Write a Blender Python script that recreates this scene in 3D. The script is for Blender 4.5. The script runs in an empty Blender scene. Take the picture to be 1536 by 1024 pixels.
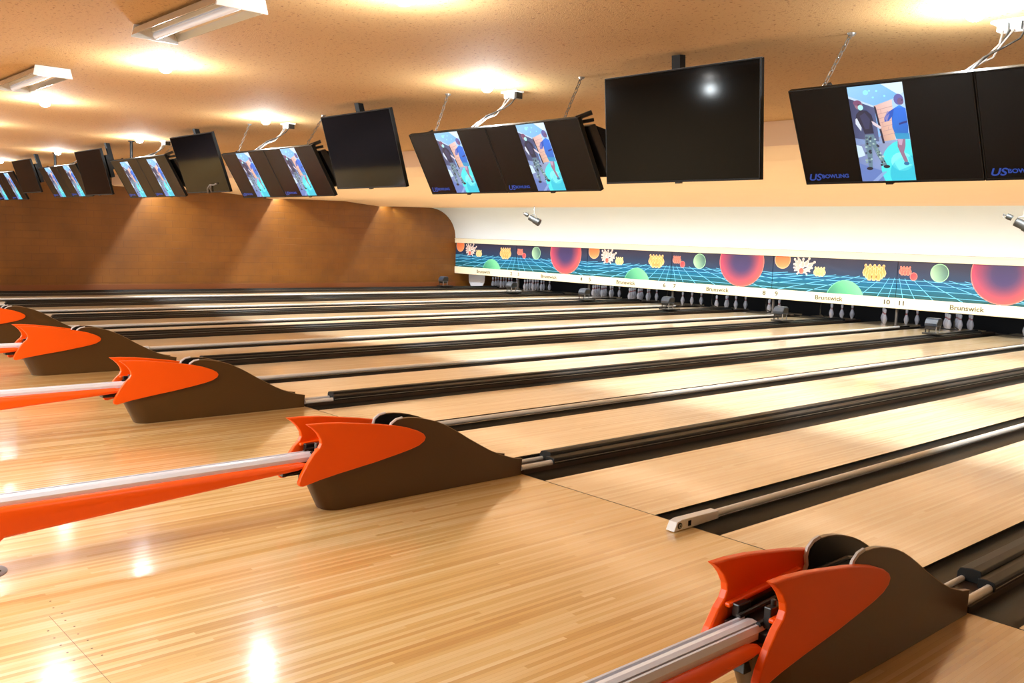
import bpy, bmesh, math, random
from mathutils import Vector, Matrix
random.seed(7)
C = bpy.context.scene.collection
# ------------------------------------------------------------------ dimensions (metres)
P = 3.3558            # one pair of lanes, centre to centre
LW = 1.0668           # lane width
HN, HW = 0.264, 0.347 # half of the narrow / wide gap between two lanes
YM = 16.58            # masking plane
NP = 9                # pairs of lanes
def cx(k): return (k-.5)*P            # centre of pair k (ball return)
def lane_c(n):
    k = (n+1)//2
    return cx(k) + (HW+LW/2)*(1 if n % 2 == 0 else -1)

# ------------------------------------------------------------------ materials
def s2l(c):
    return c/12.92 if c <= .04045 else ((c+.055)/1.055)**2.4
def rgb(r, g, b): return (s2l(r/255), s2l(g/255), s2l(b/255), 1)
def mat(name, col, rough=.5, metal=0, coat=0, emit=None, es=0, spec=.5, noise=0, nscale=20, bump=0):
    m = bpy.data.materials.new(name); m.use_nodes = True
    nt = m.node_tree; b = nt.nodes['Principled BSDF']
    b.inputs['Base Color'].default_value = col
    b.inputs['Roughness'].default_value = rough
    b.inputs['Metallic'].default_value = metal
    b.inputs['Coat Weight'].default_value = coat
    b.inputs['Coat Roughness'].default_value = .08
    b.inputs['Specular IOR Level'].default_value = spec
    if emit: 
        b.inputs['Emission Color'].default_value = emit; b.inputs['Emission Strength'].default_value = es
    if noise or bump:
        tc = nt.nodes.new('ShaderNodeTexCoord'); n = nt.nodes.new('ShaderNodeTexNoise')
        n.inputs['Scale'].default_value = nscale; n.inputs['Detail'].default_value = 4
        nt.links.new(tc.outputs['Object'], n.inputs['Vector'])
        if noise:
            h = nt.nodes.new('ShaderNodeMix'); h.data_type = 'RGBA'; h.blend_type = 'MIX'
            h.inputs[6].default_value = tuple(c*(1-noise) for c in col[:3])+(1,)
            h.inputs[7].default_value = tuple(min(1, c*(1+noise)) for c in col[:3])+(1,)
            nt.links.new(n.outputs['Fac'], h.inputs[0]); nt.links.new(h.outputs[2], b.inputs['Base Color'])
        if bump:
            bp = nt.nodes.new('ShaderNodeBump'); bp.inputs['Strength'].default_value = bump; bp.inputs['Distance'].default_value = .01
            nt.links.new(n.outputs['Fac'], bp.inputs['Height']); nt.links.new(bp.outputs['Normal'], b.inputs['Normal'])
    return m

def wood(name, a, bcol, c, rough, plank=.027, seg=.9, coat=1.0, crough=.1, grain=.25, seam=0.0):
    m = bpy.data.materials.new(name); m.use_nodes = True
    nt = m.node_tree; N = nt.nodes; L = nt.links; bs = N['Principled BSDF']
    tc = N.new('ShaderNodeTexCoord'); sp = N.new('ShaderNodeSeparateXYZ'); L.new(tc.outputs['Object'], sp.inputs[0])
    def math_(op, x, y=None):
        q = N.new('ShaderNodeMath'); q.operation = op
        for i, v in enumerate((x, y)):
            if v is None: continue
            if isinstance(v, (int, float)): q.inputs[i].default_value = v
            else: L.new(v, q.inputs[i])
        return q.outputs[0]
    px = math_('DIVIDE', sp.outputs[0], plank); ix = math_('FLOOR', px)
    w1 = N.new('ShaderNodeTexWhiteNoise'); w1.noise_dimensions = '1D'; L.new(ix, w1.inputs['W'])
    yy = math_('ADD', math_('DIVIDE', sp.outputs[1], seg), math_('MULTIPLY', w1.outputs['Value'], 7.0)); iy = math_('FLOOR', yy)
    cm = N.new('ShaderNodeCombineXYZ'); L.new(ix, cm.inputs[0]); L.new(iy, cm.inputs[1])
    w2 = N.new('ShaderNodeTexWhiteNoise'); w2.noise_dimensions = '2D'; L.new(cm.outputs[0], w2.inputs['Vector'])
    mp = N.new('ShaderNodeMapping'); mp.inputs['Scale'].default_value = (90, 2.2, 1); L.new(tc.outputs['Object'], mp.inputs[0])
    ng = N.new('ShaderNodeTexNoise'); ng.inputs['Scale'].default_value = 1; ng.inputs['Detail'].default_value = 5; L.new(mp.outputs[0], ng.inputs['Vector'])
    mp2 = N.new('ShaderNodeMapping'); mp2.inputs['Scale'].default_value = (2.2, .45, 1); L.new(tc.outputs['Object'], mp2.inputs[0])
    nb = N.new('ShaderNodeTexNoise'); nb.inputs['Scale'].default_value = 1.4; nb.inputs['Detail'].default_value = 2; L.new(mp2.outputs[0], nb.inputs['Vector'])
    f = math_('ADD', math_('ADD', math_('MULTIPLY', w2.outputs['Value'], .6), math_('MULTIPLY', ng.outputs['Fac'], grain)), math_('MULTIPLY', nb.outputs['Fac'], .5))
    f = math_('SUBTRACT', f, .13)
    r = N.new('ShaderNodeValToRGB'); r.color_ramp.elements[0].position = .12; r.color_ramp.elements[0].color = a
    r.color_ramp.elements[1].position = .9; r.color_ramp.elements[1].color = c
    e = r.color_ramp.elements.new(.5); e.color = bcol
    L.new(f, r.inputs[0])
    # joint lines between boards
    fr = math_('FRACT', px); ed = math_('LESS_THAN', fr, .05)
    mx = N.new('ShaderNodeMix'); mx.data_type = 'RGBA'; mx.blend_type = 'MULTIPLY'
    mx.inputs[7].default_value = (.78, .68, .55, 1); L.new(ed, mx.inputs[0]); L.new(r.outputs[0], mx.inputs[6])
    L.new(mx.outputs[2], bs.inputs['Base Color'])
    bs.inputs['Roughness'].default_value = rough
    bs.inputs['Coat Weight'].default_value = coat; bs.inputs['Coat Roughness'].default_value = crough
    return m

def popcorn(name, col, dark, scale=14, thr=.62):
    m = bpy.data.materials.new(name); m.use_nodes = True
    nt = m.node_tree; N = nt.nodes; L = nt.links; bs = N['Principled BSDF']
    tc = N.new('ShaderNodeTexCoord')
    n = N.new('ShaderNodeTexNoise'); n.inputs['Scale'].default_value = scale*2.2; n.inputs['Detail'].default_value = 5; n.inputs['Distortion'].default_value = .6
    L.new(tc.outputs['Object'], n.inputs['Vector'])
    r = N.new('ShaderNodeValToRGB'); r.color_ramp.elements[0].position = thr; r.color_ramp.elements[0].color = col
    r.color_ramp.elements[1].position = thr+.07; r.color_ramp.elements[1].color = dark  # dark specks paint the shadows between popcorn grains into the colour
    L.new(n.outputs['Fac'], r.inputs[0])
    L.new(r.outputs[0], bs.inputs['Base Color'])
    n2 = N.new('ShaderNodeTexNoise'); n2.inputs['Scale'].default_value = scale*5; n2.inputs['Detail'].default_value = 3
    L.new(tc.outputs['Object'], n2.inputs['Vector'])
    bp = N.new('ShaderNodeBump'); bp.inputs['Strength'].default_value = .35; bp.inputs['Distance'].default_value = .01
    L.new(n2.outputs['Fac'], bp.inputs['Height']); L.new(bp.outputs['Normal'], bs.inputs['Normal'])
    bs.inputs['Roughness'].default_value = .8
    return m

def block_wall(name):
    m = bpy.data.materials.new(name); m.use_nodes = True
    nt = m.node_tree; N = nt.nodes; L = nt.links; bs = N['Principled BSDF']
    tc = N.new('ShaderNodeTexCoord'); sp = N.new('ShaderNodeSeparateXYZ'); L.new(tc.outputs['Object'], sp.inputs[0])
    cm = N.new('ShaderNodeCombineXYZ'); L.new(sp.outputs[1], cm.inputs[0]); L.new(sp.outputs[2], cm.inputs[1])
    b = N.new('ShaderNodeTexBrick'); L.new(cm.outputs[0], b.inputs['Vector'])
    b.inputs['Scale'].default_value = 1; b.inputs['Brick Width'].default_value = .4; b.inputs['Row Height'].default_value = .2
    b.inputs['Mortar Size'].default_value = .006; b.inputs['Mortar Smooth'].default_value = .3
    b.inputs['Color1'].default_value = rgb(124, 76, 18); b.inputs['Color2'].default_value = rgb(121, 74, 17)
    b.inputs['Mortar'].default_value = rgb(108, 64, 18)
    n = N.new('ShaderNodeTexNoise'); n.inputs['Scale'].default_value = 1.2; n.inputs['Detail'].default_value = 4; L.new(tc.outputs['Object'], n.inputs['Vector'])
    mx = N.new('ShaderNodeMix'); mx.data_type = 'RGBA'; mx.blend_type = 'MULTIPLY'
    r = N.new('ShaderNodeValToRGB'); r.color_ramp.elements[0].color = (.75, .72, .7, 1); r.color_ramp.elements[1].color = (1, 1, 1, 1)
    r.color_ramp.elements[0].position = .35; r.color_ramp.elements[1].position = .65
    L.new(n.outputs['Fac'], r.inputs[0]); mx.inputs[0].default_value = 1
    L.new(b.outputs['Color'], mx.inputs[6]); L.new(r.outputs[0], mx.inputs[7]); L.new(mx.outputs[2], bs.inputs['Base Color'])
    bp = N.new('ShaderNodeBump'); bp.inputs['Strength'].default_value = .5; bp.inputs['Distance'].default_value = .01; bp.invert = True
    L.new(b.outputs['Fac'], bp.inputs['Height']); L.new(bp.outputs['Normal'], bs.inputs['Normal'])
    bs.inputs['Roughness'].default_value = .42
    return m

def vcol(name, emit=0, rough=.35, dim=1.0):
    m = bpy.data.materials.new(name); m.use_nodes = True
    nt = m.node_tree; bs = nt.nodes['Principled BSDF']
    a = nt.nodes.new('ShaderNodeAttribute'); a.attribute_name = 'Col'
    nt.links.new(a.outputs['Color'], bs.inputs['Base Color'])
    bs.inputs['Roughness'].default_value = rough
    if emit:
        bs.inputs['Base Color'].default_value = (.01, .01, .01, 1); nt.links.remove(bs.inputs['Base Color'].links[0])
        nt.links.new(a.outputs['Color'], bs.inputs['Emission Color']); bs.inputs['Emission Strength'].default_value = emit
    return m

M = dict(
    approach=wood('approach maple', rgb(202, 150, 80), rgb(226, 184, 114), rgb(240, 211, 156), .35, crough=.15, seg=2.2),
    lane=wood('lane maple', rgb(220, 184, 130), rgb(238, 210, 164), rgb(247, 228, 192), .3, plank=.0265, seg=1.8, coat=.8, crough=.11, grain=.2),
    ochre=popcorn('ochre textured ceiling', rgb(200, 158, 104), rgb(150, 104, 52), scale=26, thr=.6),
    cream=mat('cream painted ceiling', rgb(244, 214, 180), .6, noise=.03, nscale=1.5),
    cove=mat('white painted cove', rgb(224, 233, 241), .45, noise=.02, nscale=1.2),
    trimcream=mat('cream enamel trim', rgb(246, 234, 206), .3),
    wall=block_wall('painted block wall'),
    walldark=mat('brown base board', rgb(120, 66, 26), .5),
    backwall=mat('beige back wall', rgb(205, 175, 135), .7, noise=.05, nscale=2),
    carpet=mat('dark patterned carpet', rgb(70, 55, 60), .95, noise=.4, nscale=30),
    pit=mat('black pit lining', rgb(14, 13, 14), .7),
    gutter=mat('dark gutter plastic', rgb(34, 30, 25), .4, noise=.15, nscale=6, spec=.3),
    divider=mat('brown divider board', rgb(58, 42, 30), .4, noise=.2, nscale=12),
    pipe=mat('pale satin pipe', rgb(234, 232, 226), .33, metal=.05, noise=.03, nscale=9),
    white=mat('white enamel', rgb(244, 244, 242), .35),
    blackplastic=mat('black plastic', rgb(24, 23, 23), .35),
    cover=mat('black return cover', rgb(22, 22, 21), .5, noise=.15, nscale=14, spec=.28),
    chromeedge=mat('pale edge strip', rgb(170, 165, 150), .3, metal=.5),
    brown=mat('brown laminate', rgb(76, 50, 14), .38, noise=.06, nscale=3),
    brownedge=mat('olive brown edge band', rgb(150, 124, 88), .4),
    whiteedge=mat('white edge moulding', rgb(214, 206, 200), .35),
    orange=mat('orange moulded plastic', rgb(250, 92, 2), .38, noise=.03, nscale=3, spec=.35),
    alu=mat('brushed aluminium rail', rgb(232, 233, 240), .28, metal=.12),
    groove=mat('dark rubber groove', rgb(40, 40, 48), .4),
    steel=mat('grey steel', rgb(150, 150, 152), .3, metal=.8),
    tvframe=mat('black monitor bezel', rgb(10, 10, 11), .45, spec=.25),
    tvscreen=mat('dark display glass', rgb(16, 14, 17), .25, spec=.14),
    tvscreen2=mat('switched off display glass', rgb(4, 4, 5), .07, spec=.14),
    chain=mat('zinc chain', rgb(150, 146, 142), .35, metal=.7),
    bulb=mat('lit bulb', (1, 1, 1, 1), .4, emit=(1, .97, .92, 1), es=70),
    tube=mat('fluorescent tube', rgb(232, 238, 252), .2, emit=rgb(215, 228, 255), es=.15),
    fixture=mat('white fixture enamel', rgb(236, 232, 226), .3),
    reflector=mat('satin reflector', rgb(205, 198, 182), .22, metal=.6),
    pin=mat('white pin plastic', rgb(232, 234, 246), .25, coat=.5),
    pinred=mat('red pin stripe', rgb(176, 30, 34), .3),
    ink=mat('olive sign ink', rgb(84, 74, 22), .5),
    inkdark=mat('dark olive number ink', rgb(70, 62, 26), .5),
    logo=mat('blue screen logo', (0, 0, 0, 1), .4, emit=rgb(26, 68, 160), es=.9),
    boxblue=mat('blue grey hood plastic', rgb(46, 56, 70), .3),
    guard=mat('pale grey guard', rgb(188, 192, 206), .3, emit=None),
    curtain=mat('black pit curtain', rgb(20, 20, 22), .8),
    art=vcol('printed masking art', rough=.3),
    screenart=vcol('video picture', emit=1.0),
    lens=mat('sensor lens', rgb(30, 26, 26), .15),
    spot=mat('matt black lamp housing', rgb(34, 35, 34), .45, noise=.3, nscale=30),
    cablew=mat('pale cable', rgb(120, 112, 108), .5),
    screw=mat('dark screw', rgb(110, 78, 40), .5),
    posts=mat('grey post', rgb(76, 72, 70), .45),
)

# ------------------------------------------------------------------ mesh helpers
class MB:
    def __init__(s): s.bm = bmesh.new(); s.mi = 0
    def _f(s, vs, mi=None):
        try: f = s.bm.faces.new(vs)
        except ValueError: return None
        f.material_index = s.mi if mi is None else mi; return f
    def box(s, x0, x1, y0, y1, z0, z1, mi=None):
        v = [s.bm.verts.new(p) for p in [(x0,y0,z0),(x1,y0,z0),(x1,y1,z0),(x0,y1,z0),(x0,y0,z1),(x1,y0,z1),(x1,y1,z1),(x0,y1,z1)]]
        for q in [(0,3,2,1),(4,5,6,7),(0,1,5,4),(1,2,6,5),(2,3,7,6),(3,0,4,7)]: s._f([v[i] for i in q], mi)
        return s
    def prism(s, pts, x0, x1, mi=None, side=None, axis='x'):
        """polygon of (y,z) extruded along x (or (x,z) along y, (x,y) along z)"""
        def mk(a, b, t):
            return {'x': (t, a, b), 'y': (a, t, b), 'z': (a, b, t)}[axis]
        A = [s.bm.verts.new(mk(a, b, x0)) for a, b in pts]; B = [s.bm.verts.new(mk(a, b, x1)) for a, b in pts]
        s._f(A, mi); s._f(B[::-1], mi)
        n = len(pts)
        for i in range(n): s._f([A[i], B[i], B[(i+1) % n], A[(i+1) % n]], mi if side is None else side)
        return s
    def strip(s, pts, x0, x1, mi=None):
        A = [s.bm.verts.new((x0, a, b)) for a, b in pts]; B = [s.bm.verts.new((x1, a, b)) for a, b in pts]
        for i in range(len(pts)-1): s._f([A[i], A[i+1], B[i+1], B[i]], mi)
        return s
    def tube(s, path, r, n=8, mi=None, cap=True):
        path = [Vector(p) for p in path]; rings = []
        up = Vector((0, 0, 1))
        for i, p in enumerate(path):
            d = (path[min(i+1, len(path)-1)]-path[max(i-1, 0)]).normalized()
            a = d.cross(up)
            if a.length < 1e-3: a = d.cross(Vector((1, 0, 0)))
            a.normalize(); b = d.cross(a)
            rr = r[i] if isinstance(r, (list, tuple)) else r
            rings.append([s.bm.verts.new(p+a*math.cos(t*2*math.pi/n)*rr+b*math.sin(t*2*math.pi/n)*rr) for t in range(n)])
        for i in range(len(rings)-1):
            for t in range(n): s._f([rings[i][t], rings[i][(t+1) % n], rings[i+1][(t+1) % n], rings[i+1][t]], mi)
        if cap: s._f(rings[0][::-1], mi); s._f(rings[-1], mi)
        return s
    def lathe(s, prof, n=20, mi=None, c=(0, 0, 0), mis=None):
        rings = []
        for r, z in prof:
            rings.append([s.bm.verts.new((c[0]+r*math.cos(t*2*math.pi/n), c[1]+r*math.sin(t*2*math.pi/n), c[2]+z)) for t in range(n)])
        for i in range(len(rings)-1):
            k = mis[i] if mis else mi
            for t in range(n): s._f([rings[i][t], rings[i][(t+1) % n], rings[i+1][(t+1) % n], rings[i+1][t]], k)
        s._f(rings[0][::-1], mis[0] if mis else mi); s._f(rings[-1], mis[-1] if mis else mi)
        return s
    def build(s, name, mats, parent=None, smooth=False, bevel=0, loc=None, angle=40):
        bmesh.ops.recalc_face_normals(s.bm, faces=s.bm.faces)
        me = bpy.data.meshes.new(name); s.bm.to_mesh(me); s.bm.free()
        for m in (mats if isinstance(mats, (list, tuple)) else [mats]): me.materials.append(m)
        o = bpy.data.objects.new(name, me); C.objects.link(o)
        if parent: o.parent = parent
        if loc: o.location = loc
        if smooth:
            for p in me.polygons: p.use_smooth = True
            me.set_sharp_from_angle(angle=math.radians(angle))
        if bevel:
            b = o.modifiers.new('bevel', 'BEVEL'); b.width = bevel; b.segments = 2; b.limit_method = 'ANGLE'; b.angle_limit = math.radians(40)
        return o
def thing(name, label, cat, loc=(0, 0, 0), group=None):
    o = bpy.data.objects.new(name, None); C.objects.link(o); o.location = loc
    o.empty_display_size = .1
    return tag(o, label, cat, group)
def tag(o, label, cat, group=None):
    o['label'] = label; o['category'] = cat
    if group: o['group'] = group
    return o
def struct(o): o['kind'] = 'structure'; return o
def dup(root, loc, label, group=None):
    r = root.copy(); C.objects.link(r); r.location = loc; r['label'] = label
    if group: r['group'] = group
    for ch in list(root.children):
        c = ch.copy(); C.objects.link(c); c.parent = r
        for g in ch.children:
            d = g.copy(); C.objects.link(d); d.parent = c
    return r
def text(name, s, size, m, parent, loc, rot, extrude=.001, align='CENTER', sx=1.0, shear=0, off=0):
    cu = bpy.data.curves.new(name, 'FONT'); cu.body = s; cu.size = size; cu.align_x = align; cu.align_y = 'CENTER'
    cu.extrude = extrude; cu.shear = shear; cu.offset = off; cu.materials.append(m)
    tmp = bpy.data.objects.new(name, cu); C.objects.link(tmp); bpy.context.view_layer.update()
    me = bpy.data.meshes.new_from_object(tmp.evaluated_get(bpy.context.evaluated_depsgraph_get()))
    bpy.data.objects.remove(tmp); bpy.data.curves.remove(cu)
    me.name = name; me.materials.clear(); me.materials.append(m)
    o = bpy.data.objects.new(name, me); C.objects.link(o); o.parent = parent; o.location = loc; o.rotation_euler = rot; o.scale = (sx, 1, 1)
    return o

# flat coloured artwork: polygons on a plane, each with vertex colours (printed panel or video picture)
class Art:
    def __init__(s, W, H): s.bm = bmesh.new(); s.cl = s.bm.loops.layers.float_color.new('Col'); s.W, s.H = W, H; s.n = 0
    def clip(s, pts):
        for ax, lim, sg in ((0, 0, 1), (0, s.W, -1), (1, 0, 1), (1, s.H, -1)):
            out = []
            for i in range(len(pts)):
                a, b = pts[i-1], pts[i]
                ia, ib = (a[ax]-lim)*sg >= -1e-9, (b[ax]-lim)*sg >= -1e-9
                if ia != ib:
                    t = (lim-a[ax])/(b[ax]-a[ax]); out.append(tuple(a[j]+t*(b[j]-a[j]) for j in range(len(a))))
                if ib: out.append(b)
            pts = out
            if len(pts) < 3: return []
        return pts
    def poly(s, pts, cols, layer=0):
        if not isinstance(cols, list): cols = [cols]*len(pts)
        q = s.clip([(p[0], p[1], c[0], c[1], c[2]) for p, c in zip(pts, cols)])
        if len(q) < 3: return
        z = .0004*(layer+1)
        vs = [s.bm.verts.new((p[0], -z, p[1])) for p in q]
        try: f = s.bm.faces.new(vs)
        except ValueError: return
        for l, p in zip(f.loops, q): l[s.cl] = (s2l(max(0,p[2])/255), s2l(max(0,p[3])/255), s2l(max(0,p[4])/255), 1)
    def line(s, a, b, w, col, layer, w2=None):
        dx, dy = b[0]-a[0], b[1]-a[1]; L = math.hypot(dx, dy) or 1; nx, ny = -dy/L, dx/L; w2 = w2 or w
        s.poly([(a[0]+nx*w/2, a[1]+ny*w/2), (a[0]-nx*w/2, a[1]-ny*w/2), (b[0]-nx*w2/2, b[1]-ny*w2/2), (b[0]+nx*w2/2, b[1]+ny*w2/2)], col, layer)
    def ball(s, x, y, rx, ry, fn, layer, rim=None, rimw=.06, n=36, rings=6):
        for k in range(rings):
            r0, r1 = k/rings, (k+1)/rings
            for t in range(n):
                a0, a1 = 2*math.pi*t/n, 2*math.pi*(t+1)/n
                q = [(r, a) for r, a in ((r0, a0), (r1, a0), (r1, a1), (r0, a1))]
                if k == 0: q = q[1:]
                if k == 0: q = [(0, 0), (r1, a0), (r1, a1)]
                s.poly([(x+rx*r*math.cos(a), y+ry*r*math.sin(a)) for r, a in q], [fn(r*math.cos(a), r*math.sin(a)) for r, a in q], layer)
        if rim:
            for t in range(n):
                a0, a1 = 2*math.pi*t/n, 2*math.pi*(t+1)/n
                s.poly([(x+rx*r*math.cos(a), y+ry*r*math.sin(a)) for r, a in ((1-rimw, a0), (1+rimw*.5, a0), (1+rimw*.5, a1), (1-rimw, a1))], rim, layer+1)
    def pinshape(s, x, y, h, col, rim, layer, ang=0):
        prof = [(0, .11), (.12, .17), (.3, .22), (.48, .17), (.64, .08), (.74, .07), (.86, .115), (.95, .08), (1, 0)]
        pts = [(-w, v) for v, w in prof] + [(w, v) for v, w in prof[::-1][1:]]
        for sc, c, l in ((1.22, rim, layer), (.85, col, layer+1)):
            q = [((px)*h*sc, (py-.5)*h*(sc*.5+.5)) for px, py in pts]
            ca, sa = math.cos(ang), math.sin(ang)
            # split in convex slices
            m = len(prof)
            for i in range(m-1):
                a, b = q[i], q[i+1]; c2, d = q[len(q)-2-i] if i+1 < m-1 else q[m], q[len(q)-1-i]
                a, b = q[i], q[i+1]
                a2 = (-a[0], a[1]); b2 = (-b[0], b[1])
                s.poly([(x+u*ca-v*sa, y+u*sa+v*ca) for u, v in (a, a2, b2, b)], c, l)
    def build(s, name, m, parent, loc=(0, 0, 0), rot=(0, 0, 0)):
        me = bpy.data.meshes.new(name); s.bm.to_mesh(me); s.bm.free(); me.materials.append(m)
        o = bpy.data.objects.new(name, me); C.objects.link(o); o.parent = parent; o.location = loc; o.rotation_euler = rot
        return o

# ------------------------------------------------------------------ camera
yaw, pitch, roll, fpx = .839, -.110, .034, 1392.25
YAWS = dict()
cy_, sy_, cp_, sp_ = math.cos(yaw), math.sin(yaw), math.cos(pitch), math.sin(pitch)
fw = Vector((-sy_*cp_, cy_*cp_, sp_)); rt = Vector((cy_, sy_, 0)); up = rt.cross(fw)
r2 = rt*math.cos(roll)+up*math.sin(roll); u2 = -rt*math.sin(roll)+up*math.cos(roll)
cam = bpy.data.cameras.new('camera'); cam.sensor_width = 36; cam.lens = fpx/1536*36; cam.clip_end = 200; cam.clip_start = .05
co = bpy.data.objects.new('camera', cam); C.objects.link(co)
R = Matrix((r2, u2, -fw)).transposed().to_4x4(); co.matrix_world = Matrix.Translation((27.08, -4.797, 1.81)) @ R
bpy.context.scene.camera = co

XR = NP*P+.05
# ------------------------------------------------------------------ setting
b = MB(); b.box(-.3, XR+.3, -9.6, -5.3, -.1, -.004); struct(b.build('floor', M['carpet']))
b = MB(); b.box(0, XR, -5.3, -.004, -.12, 0)
for i in range(9):      # screws beside the cross joint of the approach
    x = 22.42+i*.092; b.lathe([(.005, 0), (.005, .0005)], 8, 1, (x, -3.545-.012*(i % 2), 0))
    if i > 3: b.lathe([(.005, 0), (.005, .0005)], 8, 1, (x-.02, -3.65, 0))
b.box(22.6, 24.6, -3.601, -3.599, 0, .0004, 1)
struct(b.build('floor', [M['approach'], M['screw']]))
b = MB(); b.box(0, XR, -.004, 19.4, -.3, -.13); struct(b.build('floor', M['pit']))
prof = [(-9.6, 2.9), (.3, 2.9), (4.3, 3.2)]
b = MB(); b.strip(prof, -.3, XR+.3, 0)
def recess(y, z, w, z2): return [(y, z), (y+.012, z), (y+.02, z+.19), (y+w-.01, z+.19), (y+w, z2)]
b.strip([(4.3, 3.2), (4.3, 2.93), (4.36, 2.905), (5.1, 2.905)] + recess(5.28, 2.868, .36, 2.912) + [(7.5, 2.91)] + recess(9.2, 2.80, .36, 2.832) + [(11.8, 2.87)] + recess(13.2, 2.76, .36, 2.788) + [(15.4, 2.82)], -.3, XR+.3, 1)
cove = []
for i in range(13):
    a = math.pi/2*i/12; cove.append((15.35+1.2*math.sin(a), 1.77+1.05*math.cos(a)))
cove[0] = (15.4, 2.82)
b.strip(cove, -.3, XR+.3, 2)
o = b.build('ceiling', [M['ochre'], M['cream'], M['cove']], smooth=True, angle=25)
struct(o)
# left block wall, outline follows the ceiling
wl = [(-9.6, -.13), (19.4, -.13), (19.4, 3.3), (-9.6, 3.3)]
b = MB(); b.prism(wl, -.3, 0); struct(b.build('wall_left', M['wall']))
b = MB(); b.box(XR, XR+.2, -9.6, 19.4, -.13, 3.3); struct(b.build('wall_right', M['backwall']))
b = MB(); b.box(-.3, XR+.3, -9.8, -9.6, -.1, 3.0); struct(b.build('wall_back', M['backwall']))
b = MB(); b.box(0, XR, 19.3, 19.4, -.13, 3.1); struct(b.build('wall_front', M['curtain']))
b = MB(); b.box(-.3, XR+.3, YM, 19.4, 1.78, 1.82); struct(b.build('ceiling', M['curtain']))
b = MB(); b.box(0, .015, -5.3, YM, .0, .15); struct(b.build('baseboard_left', M['walldark'], bevel=.003))
b = MB(); b.box(0, XR, YM-.05, YM+.02, 1.60, 1.765); b.box(0, XR, YM-.065, YM-.03, 1.735, 1.765); struct(b.build('trim_1', M['trimcream'], bevel=.004))

# ------------------------------------------------------------------ lanes
NW = ['zero', 'one', 'two', 'three', 'four', 'five', 'six', 'seven', 'eight', 'nine', 'ten', 'eleven', 'twelve', 'thirteen', 'fourteen']
def laneword(n):
    if n == 1: return 'pale wooden bowling lane running along the brown block wall'
    if n <= 11: return 'pale wooden bowling lane ending at the pins of sign number %s' % NW[n]
    return {12: 'pale wooden lane immediately right of the lane ending at number eleven',
            13: 'pale wooden lane starting behind the large brown hood in mid photo',
            14: 'pale wooden lane between the mid-photo brown hood and the white foul sensor',
            15: 'pale wooden lane between the white foul sensor and the nearest brown hood',
            16: 'wooden lane beyond the nearest brown hood, cut by the right edge',
            17: 'wooden lane farthest right but one', 18: 'wooden lane along the right wall'}[n]
def lane_mesh(name):
    b = MB(); b.box(-LW/2, LW/2, .010, 18.6, -.11, 0); return b
gp = []
for i in range(11):
    a = math.pi*i/10; gp.append((-.1175*math.cos(a), -.012-.085*math.sin(a)))
gp = [(-.1175, -.001)]+gp+[(.1175, -.001)]
def gutter_mesh():
    b = MB()
    A = [b.bm.verts.new((x, .004, z)) for x, z in gp]; B = [b.bm.verts.new((x, 18.0, z)) for x, z in gp]
    for i in range(len(gp)-1): b._f([A[i], A[i+1], B[i+1], B[i]])
    return b
lane0 = None
for n in range(1, 17):
    loc = (lane_c(n), 0, 0)
    if lane0 is None:
        lane0 = thing('bowling_lane', laneword(n), 'bowling lane', loc, 'wooden bowling lanes')
        lane_mesh('lane_bed').build('lane_bed', M['lane'], lane0)
        for sx in (-1, 1):
            g = gutter_mesh().build('gutter', M['gutter'], lane0, smooth=True); g.location.x = sx*(LW/2+.1175)
            g['label'] = 'dark curved gutter'
    else: dup(lane0, loc, laneword(n))

b = MB(); b.box(0, XR, -.004, .010, -.004, -.0015); struct(b.build('trim_2', M['pit']))
# narrow dividers with pipe rail
def ndiv(k):
    return ['', 'between the lanes numbered two and three', 'between the lanes numbered four and five', 'between the lanes numbered six and seven', 'between the lanes numbered eight and nine',
            'between the lanes numbered ten and eleven', 'next to the big mid-photo hood', 'with the clearly visible white foul sensor block', 'past the nearest hood'][k]
d0 = None
for k in range(1, 8):
    if d0 is None:
        d0 = thing('lane_divider', 'narrow brown lane divider with steel pipe, '+ndiv(k), 'lane divider', (k*P, 0, 0), 'narrow lane dividers with pipe rails')
        w = HN-.235
        b = MB(); b.box(-w+.002, w-.002, .004, 18.0, -.12, .004); b.build('divider_board', M['divider'], d0, bevel=.003)
        b = MB(); b.tube([(.018, .2, .034), (.018, YM+.25, .034)], .025, 14); b.build('pipe_rail', M['pipe'], d0, smooth=True)
        b = MB()
        b.prism([(-.2, .005), (-.17, .062), (-.12, .072), (.27, .066), (.27, .012), (0, .005)], -.006, .062)
        s = b.build('sensor_block', M['white'], d0, bevel=.004)
        b = MB()
        for (r, x, mi) in ((.021, .066, 0), (.014, .068, 1), (.006, .070, 0)):
            ring = [b.bm.verts.new((x, -.145+r*math.cos(t*math.pi/10), .036+r*math.sin(t*math.pi/10))) for t in range(20)]
            ring2 = [b.bm.verts.new((.05, -.145+r*math.cos(t*math.pi/10), .036+r*math.sin(t*math.pi/10))) for t in range(20)]
            b._f(ring, mi)
            for t in range(20): b._f([ring[t], ring[(t+1) % 20], ring2[(t+1) % 20], ring2[t]], mi)
        b.build('sensor_lens', [M['lens'], M['steel']], s)
        b = MB(); b.box(.06, .065, -.06, -.03, .02, .055); b.build('socket', M['lens'], s)
    else: dup(d0, (k*P, 0, 0), 'narrow brown lane divider with steel pipe, '+ndiv(k))

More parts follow.
